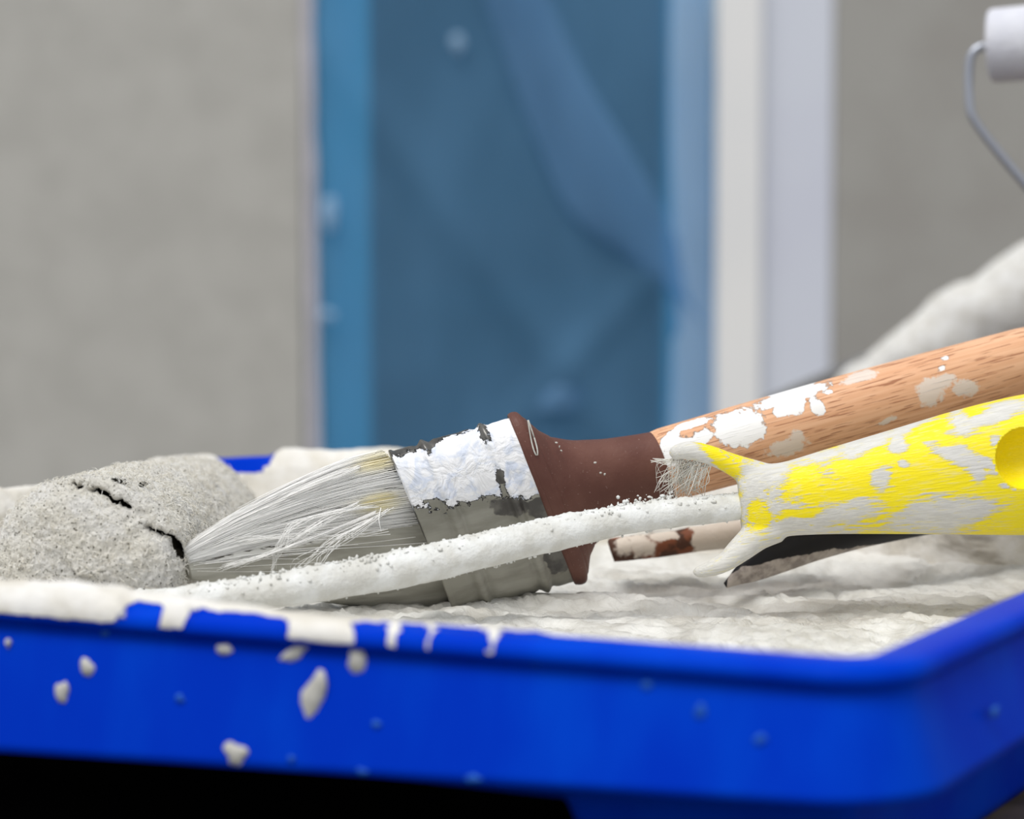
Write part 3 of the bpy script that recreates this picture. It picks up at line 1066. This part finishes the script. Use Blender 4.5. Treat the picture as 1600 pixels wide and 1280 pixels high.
# rounded tips
for (a, b, rr) in ((1057, 707, 12), (1091, 894, 9)):
    q = at(a, b, DY - .001)
    bmt = bmesh.new()
    bmesh.ops.create_icosphere(bmt, subdivisions=3, radius=rr * DY / F_PX * 1.02)
    partsY.append((np.array([v.co[:] for v in bmt.verts]) + q, [tuple(v.index for v in f.verts) for f in bmt.faces]))
    bmt.free()
VV, FFc, _ = join(partsY)
yh = obj('handle', VV, FFc, mat_yellow, roller)
md = yh.modifiers.new('fuse', 'REMESH')
md.mode = 'VOXEL'
md.voxel_size = 0.0007
md2 = yh.modifiers.new('soften', 'SMOOTH')
md2.factor = 0.6
md2.iterations = 8
# thumb dent near the frame's edge
dent = bmesh.new()
bmesh.ops.create_uvsphere(dent, u_segments=40, v_segments=24, radius=1.0)
dc = at(1604, 716, DY - 0.0175)
dv_ = np.array([v.co[:] for v in dent.verts]) * np.array([46 * DY / F_PX, 0.011, 48 * DY / F_PX]) + dc
df_ = [tuple(v.index for v in f.verts) for f in dent.faces]
dent.free()
cut = obj('dent_cutter', dv_, df_, mat_yellow, roller)
md3 = yh.modifiers.new('dent', 'BOOLEAN')
md3.operation = 'DIFFERENCE'
md3.solver = 'FAST'
md3.object = cut
bpy.context.view_layer.update()
dg = bpy.context.evaluated_depsgraph_get()
me = bpy.data.meshes.new_from_object(yh.evaluated_get(dg))
yh.modifiers.clear()
yh.data = me
me.shade_smooth()
bpy.data.objects.remove(cut)
YV = wco(yh)
px, py = proj(YV)
ya = norm(at(1600, 725, DY) - at(1160, 790, DY))
yb = norm(np.cross(ya, FW))
q = YV - at(1160, 790, DY)
px = px + 16 * fbm(YV * 90, 3, 140)
py = py + 9 * fbm(YV * 90, 3, 141)
attr(yh, 'loc', np.stack([q @ ya, q @ yb, q @ FW], -1))
grey = blobs(px, py, [(1080, 712, 60, 24, 20), (1120, 872, 70, 36, -35), (1178, 745, 30, 26), (1180, 785, 26, 40), (1225, 735, 58, 22, -10), (1228, 778, 26, 42, -10), (1352, 690, 50, 15, -20), (1270, 714, 50, 10, -12),
                      (1420, 664, 40, 11, -18), (1398, 694, 12, 16), (1492, 714, 40, 12, 25), (1540, 725, 26, 8, 25), (1470, 808, 74, 24, -8), (1490, 796, 50, 18, 0), (1377, 752, 13, 14, 30), (1412, 728, 9, 6, 20),
                      (1230, 828, 110, 15, 0), (1290, 806, 75, 15, -6), (1190, 860, 50, 18, -30), (1524, 738, 14, 12), (1572, 640, 40, 12, -18), (1530, 660, 40, 12, -18), (1530, 792, 26, 12, -10), (1592, 761, 18, 5), (1560, 690, 12, 8),
                      (1270, 770, 40, 20), (1500, 655, 12, 14), (1310, 790, 50, 12, -5)])
grey = grey + 0.08
wx_, wy_ = px, py
yel_ = blobs(px, py, [(1118, 713, 34, 11, 36), (1140, 728, 22, 10, 40), (1184, 804, 15, 25, -5), (1262, 752, 34, 26), (1300, 770, 60, 16, -5), (1250, 800, 40, 7, -8)])
grey = np.minimum(grey, 1.0 - 1.15 * yel_)
grey = np.where(q @ FW > 0.012, np.maximum(grey, 0.45), grey)
dn = np.linalg.norm((YV - dc) / np.array([46 * DY / F_PX, 0.011, 48 * DY / F_PX]), axis=1)
grey = np.where(dn < 1.04, 0.0, grey)
attr(yh, 'grey', grey)
attr(yh, 'dent', (dn < 1.04).astype(float))

# wire
wp_ = [(1225, 778, .632, 19), (1155, 791, .632, 20), (1080, 799, .631, 21), (1000, 809, .629, 23), (925, 823, .626, 25), (850, 839, .622, 27), (775, 856, .617, 28), (700, 874, .612, 29),
       (620, 891, .606, 29.5), (540, 905, .600, 29), (460, 918, .594, 28), (390, 929, .594, 27), (320, 937, .592, 25), (270, 942, .592, 23), (225, 942, .598, 20), (200, 933, .610, 18), (190, 923, .622, 16)]
cw = cr([at(a, b, d) for a, b, d, _ in wp_], 420)
rw = cr([(r_ * d / F_PX,) for a, b, d, r_ in wp_], 420)[:, 0]
V, Fc, Lw = tube(cw, rw, 40)
ctr = np.repeat(cw, 40, 0)
dirn = norm(V - ctr)
nzw = fbm(V * 230, 4, 80)
upf = np.clip(dirn[:, 2], 0, 1)
V = V + dirn * (0.00028 * nzw + 0.0010 * upf * np.maximum(fbm(V * 520, 3, 83), 0) + 0.0004 * fbm(V * 60, 2, 82))[:, None]
wire = obj('wire_frame', V, Fc, mat_wirepaint, roller)
# crumbs of dried paint on the wire
ico = bmesh.new()
bmesh.ops.create_icosphere(ico, subdivisions=1, radius=1.0)
icv = np.array([v.co[:] for v in ico.verts])
icf = [tuple(v.index for v in f.verts) for f in ico.faces]
ico.free()


def crumbs(name, centres, radii, mat, parent):
    parts = []
    for c, r in zip(centres, radii):
        parts.append((icv * r * rng.uniform(0.6, 1.3, (1, 3)) * (1 + 0.25 * rng.normal(0, 1, (len(icv), 1))) + c, icf))
    V, Fc, _ = join(parts)
    o = obj(name, V, Fc, mat, parent)
    o['kind'] = 'stuff'
    return o


crumbs('paint_flecks', FLECKS[0], FLECKS[1], mat_splat, brush)
cs, rs = [], []
for _ in range(520):
    k = int(rng.uniform(12, 330))
    tz = np.gradient(cw, axis=0)[k]
    a = norm(np.cross(tz, [0, 0, 1.0]))
    b = norm(np.cross(a, tz))
    an = rng.normal(0.1, 0.5)
    dirv = b * math.cos(an) - a * math.sin(an) * (1 if (a @ FW) > 0 else -1)
    cs.append(cw[k] + dirv * rw[k] * 1.03)
    rs.append(abs(rng.normal(0.00022, 0.0002)) + 0.00012)
for _ in range(40):
    k = int(rng.uniform(12, 300))
    cs.append(cw[k] + np.array([0, -0.2, -0.97]) * rw[k] * 1.03)
    rs.append(rng.uniform(0.0002, 0.0006))
for _ in range(90):
    t_ = rng.uniform(0, 1)
    cs.append(at(960 + 100 * t_ + rng.normal(0, 4), 792 - 14 * t_ + rng.normal(0, 5), 0.634))
    rs.append(rng.uniform(0.0002, 0.0007))
crumbs('paint_crumbs', cs, rs, mat_wirepaint, roller)

# clinging fibres between the guard and the brush collar
LS = []
for _ in range(110):
    a0 = rng.uniform(0, 1)
    p0 = at(1052 + 55 * a0 + rng.normal(0, 5), 716 + 10 * a0 + rng.normal(0, 4), DY - 0.001)
    p2 = at(1020 + 80 * rng.uniform(0, 1), 765 + rng.normal(0, 12), DY + 0.008)
    pm_ = (p0 + p2) / 2 + np.array([rng.normal(-0.001, 0.0022), rng.normal(0, 0.001), rng.normal(0, 0.002)])
    LS.append(cr([p0, pm_, p2], 10))
for _ in range(10):
    y = rng.uniform(714, 728)
    LS.append(cr([at(1054, y, DY), at(1040, y + rng.normal(0, 3), DY), at(1016 + rng.uniform(0, 8), y + rng.normal(0, 3), DY)], 10))
LS = np.array(LS)
V, Fc, sh = strands(LS, rng.uniform(0.00009, 0.00022, len(LS)), rng.uniform(0, 0.6, LS.shape[:2]))
o = obj('clinging_fibres', V, Fc, mat_fibre, roller)
o['kind'] = 'stuff'
attr(o, 'shade', sh)

# fleece cover: rounded near end, a torn crease, then the body going back along the ramp
A0, A1 = at(126, 898, 0.602), at(300, 828, 0.745)
axv = norm(A1 - A0)
ra = norm(np.cross(axv, [0, 0, 1.0]))
rb = np.cross(ra, axv)
LEN = np.linalg.norm(A1 - A0)
prof = []
R0 = 0.0286
for q_ in np.linspace(0.0, 0.97, 90):                 # domed end: along, radius
    prof.append((0.010 * (1 - math.sqrt(1 - q_ ** 2.6)), R0 * q_ + 0.0001, q_))
for s_v in np.linspace(0.0100, LEN, 110):
    prof.append((s_v, R0 * (0.985 - 0.12 * (s_v / LEN) ** 1.2), 2.0))
for a in np.linspace(0.15, 1.0, 8):
    prof.append((LEN + 0.006 * math.sin(a * math.pi / 2), R0 * 0.865 * math.cos(a * math.pi / 2) + 0.0001, 2.0))
prof = np.array(prof)
m = 260
th = np.linspace(0, 2 * math.pi, m, endpoint=False)
side = 1.0 if ra[0] > 0 else -1.0
SS, TH = np.meshgrid(prof[:, 0], th, indexing='ij')
RR = np.repeat(prof[:, 1][:, None], m, 1)
RHO = np.repeat(prof[:, 2][:, None], m, 1)
DEG = (np.degrees(TH) + 90) % 360 - 90
# the torn crease crosses the upper right of the end: radius by angle, open in three stretches
rg = np.interp(DEG, [0, 13, 31, 56, 77, 99, 115], [1.0, 0.96, 0.82, 0.78, 0.80, 0.88, 0.95]) + 0.035 * vnoise(np.stack([TH * 9, TH * 0, TH * 0], -1), 12) + 0.02 * vnoise(np.stack([TH * 26, TH * 0, TH * 0], -1), 14)
opn = np.maximum.reduce([sstep(2, 10, DEG) * sstep(40, 33, DEG), sstep(52, 58, DEG) * sstep(90, 84, DEG), 0.75 * sstep(92, 94, DEG) * sstep(102, 98, DEG)])
wd = 0.019 + 0.045 * sstep(24, 10, DEG) + 0.012 * sstep(55, 62, DEG) * sstep(84, 74, DEG)
GG = np.exp(-((RHO - rg) / wd) ** 2) * opn
fold = np.exp(-((RHO - rg) / 0.09) ** 2) * sstep(-10, 10, DEG) * sstep(125, 100, DEG)
SS = SS + 0.0045 * GG + 0.0022 * fold - 0.003 * sstep(0.0, 0.14, rg - RHO) * sstep(-20, 20, DEG) * sstep(150, 110, DEG)
Vr = A0 + axv * SS[..., None] + (ra * side) * (RR * np.cos(TH))[..., None] + rb * (RR * np.sin(TH))[..., None]
Vr = Vr.reshape(-1, 3)
rdir = norm((ra * side) * np.cos(TH)[..., None] * np.minimum(RHO, 1)[..., None] + rb * np.sin(TH)[..., None] * np.minimum(RHO, 1)[..., None] - axv * np.sqrt(np.clip(1 - RHO ** 2, 0, 1))[..., None]).reshape(-1, 3)
Vr = Vr + rdir * (0.0011 * fbm(Vr * 130, 3, 90) + 0.0016 * fbm(Vr * 45, 2, 91) + 0.0007 * fbm(Vr * 700, 2, 92))[:, None]
Vr = Vr.reshape(len(prof), m, 3)
Fq = [(i * m + j, i * m + (j + 1) % m, (i + 1) * m + (j + 1) % m, (i + 1) * m + j) for i in range(len(prof) - 1) for j in range(m)]
cover = obj('fleece_cover', Vr.reshape(-1, 3), Fq, mat_fleece, roller)
gx_, gy_ = proj(Vr.reshape(-1, 3))
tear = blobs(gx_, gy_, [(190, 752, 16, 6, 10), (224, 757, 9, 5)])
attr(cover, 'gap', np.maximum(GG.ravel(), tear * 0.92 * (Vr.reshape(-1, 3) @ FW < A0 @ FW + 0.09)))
bmf = bmesh.new()
bmf.from_mesh(cover.data)
bmesh.ops.recalc_face_normals(bmf, faces=bmf.faces[:])
bmf.to_mesh(cover.data)
bmf.free()
# nap
n = 20000
rowp = np.concatenate([[0], np.cumsum(np.linalg.norm(np.diff(prof[:, :2], axis=0), axis=1))])
wgt = prof[:, 1] * np.gradient(rowp)
ri = rng.choice(len(prof) - 1, n, p=wgt[:-1] / wgt[:-1].sum())
fi, fj = rng.uniform(0, 1, n), rng.uniform(0, m, n)
j0 = fj.astype(int) % m
j1 = (j0 + 1) % m
fj = (fj % 1)[:, None]
fi = fi[:, None]
base = (Vr[ri, j0] * (1 - fj) + Vr[ri, j1] * fj) * (1 - fi) + (Vr[ri + 1, j0] * (1 - fj) + Vr[ri + 1, j1] * fj) * fi
nrm = rdir.reshape(len(prof), m, 3)[ri, j0]
ok = GG[ri, j0] < 0.4
base, nrm = base[ok], nrm[ok]
n = len(base)
fl_ = norm(rng.normal(0, 1, (n, 3)))
fl_ = norm(fl_ - nrm * np.sum(fl_ * nrm, 1, keepdims=True))
ln = rng.uniform(0.0008, 0.0024, n)[:, None]
tip = base + nrm * ln * rng.uniform(0.15, 0.6, (n, 1)) + fl_ * ln
mid = (base + tip) / 2 + nrm * ln * 0.25
LNp = np.stack([base, mid, tip], 1)
V, Fc, sh = strands(LNp, rng.uniform(0.00006, 0.00013, n), np.repeat(rng.uniform(0, 1, n)[:, None] ** 2, 3, 1))
o = obj('nap', V, Fc, mat_fibre, cover)
o['kind'] = 'stuff'
attr(o, 'shade', sh)

# ------------------------------------------------------------------ stick and black handle in the paint
c = lin([at(954, 861, .690), at(957, 860, .690), at(1000, 855, .690), at(1060, 847, .692), at(1120, 838, .694), at(1200, 828, .698), at(1290, 816, .702)], 80)
r = lin([(15,), (18.5,), (19.5,), (19.5,), (21,), (22,), (22,)], 80)[:, 0] * 0.69 / F_PX
V, Fc, L = tube(c, r, 28)
V += 0.0005 * fbm(V * 150, 3, 100)[:, None] * np.array([0.2, -0.5, 0.8])
stick = obj('stirring_stick', V, Fc, mat_stick)
px, py = proj(V)
attr(stick, 'dry', np.clip(0.25 + blobs(px, py, [(975, 855, 12, 10), (1005, 852, 20, 14), (1040, 838, 30, 6), (1110, 840, 45, 26), (1160, 830, 60, 26), (1240, 825, 80, 30)]) * 0.75
                           - 0.5 * blobs(px, py, [(1060, 856, 22, 9, -10), (1075, 840, 12, 12)]), 0, 1))
tag(stick, 'rusty brown stick blotched with white paint behind the caked wire', 'stick')

bst = [(1131, 911, .664, 1136, 919, .664, 3), (1150, 888, .664, 1156, 913, .666, 8), (1172, 862, .665, 1182, 907, .668, 15), (1200, 838, .667, 1222, 893, .672, 22), (1250, 812, .670, 1275, 874, .676, 26),
       (1330, 790, .676, 1350, 853, .682, 27), (1420, 770, .682, 1438, 834, .690, 27), (1520, 755, .692, 1535, 818, .698, 27), (1650, 742, .700, 1662, 806, .706, 28), (1780, 730, .708, 1790, 790, .712, 26), (1830, 736, .712, 1836, 776, .714, 18), (1846, 748, .713, 1848, 762, .714, 6)]
(V, Fc, L), _ = tb(bst, 110, 2.4, 40)
blk = obj('black_tool_handle', V, Fc, mat_black)
px, py = proj(V)
lowb = np.interp(px, [1130, 1160, 1200, 1260, 1340, 1440], [905, 885, 878, 862, 846, 832])
attr(blk, 'dry', np.clip(0.5 + (py - lowb) / 26.0 - 0.5 * sstep(1250, 1330, px) * 0.7 - 0.7 * sstep(1142, 1132, px) + 0.25 * fbm(V * 160, 3, 110), 0, 1))
tag(blk, 'black pointed tool handle smeared grey, its tip in the paint under the yellow handle', 'tool handle')

# ------------------------------------------------------------------ behind: slanted grey board with a paint-caked edge, small roller
DB = 1.22


def bpt(px, py, dy=0.0):
    r = ray(px, py)
    return CAM + r * ((DB + dy) / r[1])


board = thing('grey_board', 'grey board with a slanting white paint-caked edge, blurred behind the wooden handle', 'board', (bpt(1450, 700)[0], DB, Z_BENCH))
zb_ = Z_BENCH
pl = [bpt(1196, 626), bpt(1420, 528), bpt(1560, 466), bpt(1700, 402), bpt(1770, 470)]
pl += [np.array([pl[-1][0] + 0.01, DB, zb_]), np.array([pl[0][0] + 0.015, DB, zb_])]
V = np.array(pl + [q + np.array([0, 0.022, 0]) for q in pl])
k = len(pl)
Fc = [tuple(range(k - 1, -1, -1)), tuple(range(k, 2 * k))] + [(i, (i + 1) % k, k + (i + 1) % k, k + i) for i in range(k)]
o = obj('panel', V, Fc, mat_panel, board, False)
bevel(o, 0.002)
# caked paint along the edge, a lumpy roll in front of the board
st = [(1290, 612, 8), (1330, 600, 26), (1390, 580, 40), (1440, 550, 46), (1490, 522, 54), (1540, 494, 58), (1600, 462, 60), (1680, 425, 58), (1720, 405, 30)]
c = cr([bpt(a, b, 0.006) for a, b, _ in st], 120)
r = cr([(q * DB / F_PX,) for _, _, q in st], 120)[:, 0]
t_ = norm(np.gradient(c, axis=0))
nn = np.tile(np.array([0, 1.0, 0]), (120, 1))
ww = norm(np.cross(t_, nn))
V, Fc, _ = loft(c, ww * r[:, None], nn * np.minimum(r, 0.016)[:, None], 40)
dd = norm(V - np.repeat(c, 40, 0).reshape(-1, 3)[: len(V)])
V = V + dd * (0.005 * fbm(V * 40, 2, 120) + 0.002)[:, None]
obj('caked_paint', V, Fc, mat_crust, board)
q = bpt(1432, 527, -0.003)
flat_blob('paint_lump', q, norm(np.array([1, 0, 0.45])), norm(np.array([-0.45, 0, 1])), ey_, 19 * DB / F_PX, 12 * DB / F_PX, 0.008, mat_crust, board, 3)

DM = 0.90
mini = thing('mini_roller', 'small white foam roller on a bent wire at the upper right edge', 'paint roller', (*at(1760, 440, DM)[:2], Z_BENCH))
m_ax = norm(np.array([0.93, -0.34, 0.05]))
mc = at(1546, 72, DM)
ss = [(-0.0, 0.0045), (0.0, 0.0138), (0.0006, 0.0150), (0.0020, 0.0156), (0.03, 0.0157), (0.07, 0.0157), (0.0965, 0.0150), (0.099, 0.0138), (0.100, 0.0118)]
c = np.array([mc + m_ax * s for s, _ in ss])
c[0] += m_ax * -0.0002
a_ = norm(np.cross(m_ax, [0, 0, 1.0]))
b__ = np.cross(a_, m_ax)
rr_ = np.array([q for _, q in ss])
V, Fc, L = loft(c, -a_[None] * rr_[:, None], b__[None] * rr_[:, None], 48)
obj('foam_cover', V, Fc, mat_foam, mini)
V, Fc, L = loft(np.array([mc - m_ax * 0.0012, mc - m_ax * 0.0012, mc + m_ax * 0.001]), -a_[None] * np.array([[.002], [.0062], [.0062]]), b__[None] * np.array([[.002], [.0062], [.0062]]), 28)
obj('end_cap', V, Fc, mat_hwhite, mini)
pts = [mc + m_ax * 0.02, mc + m_ax * 0.004, at(1540, 72, DM), at(1527, 76, DM), at(1517, 88, DM), at(1514, 110, DM), at(1514, 145, DM), at(1517, 175, DM), at(1528, 196, DM), at(1552, 228, DM), at(1580, 262, DM), at(1610, 297, DM), at(1660, 355, DM),
       at(1690, 392, DM), at(1702, 420, DM), at(1704, 480, DM), at(1704, 560, DM)]
V, Fc, L = tube(cr(pts, 140), 7.0 * DM / F_PX, 16)
obj('wire_frame', V, Fc, mat_steel, mini)
hb = at(1704, 500, DM)
zs = np.array([hb[2], hb[2] - 0.004, hb[2] - 0.03, hb[2] - 0.06, Z_BENCH + 0.01, Z_BENCH])
hr = np.array([0.006, 0.009, 0.0115, 0.010, 0.012, 0.009])
V, Fc, L = tube(np.stack([np.full(6, hb[0]), np.full(6, hb[1]), zs], 1), hr, 24)
obj('handle', V, Fc, mat_hwhite, mini)
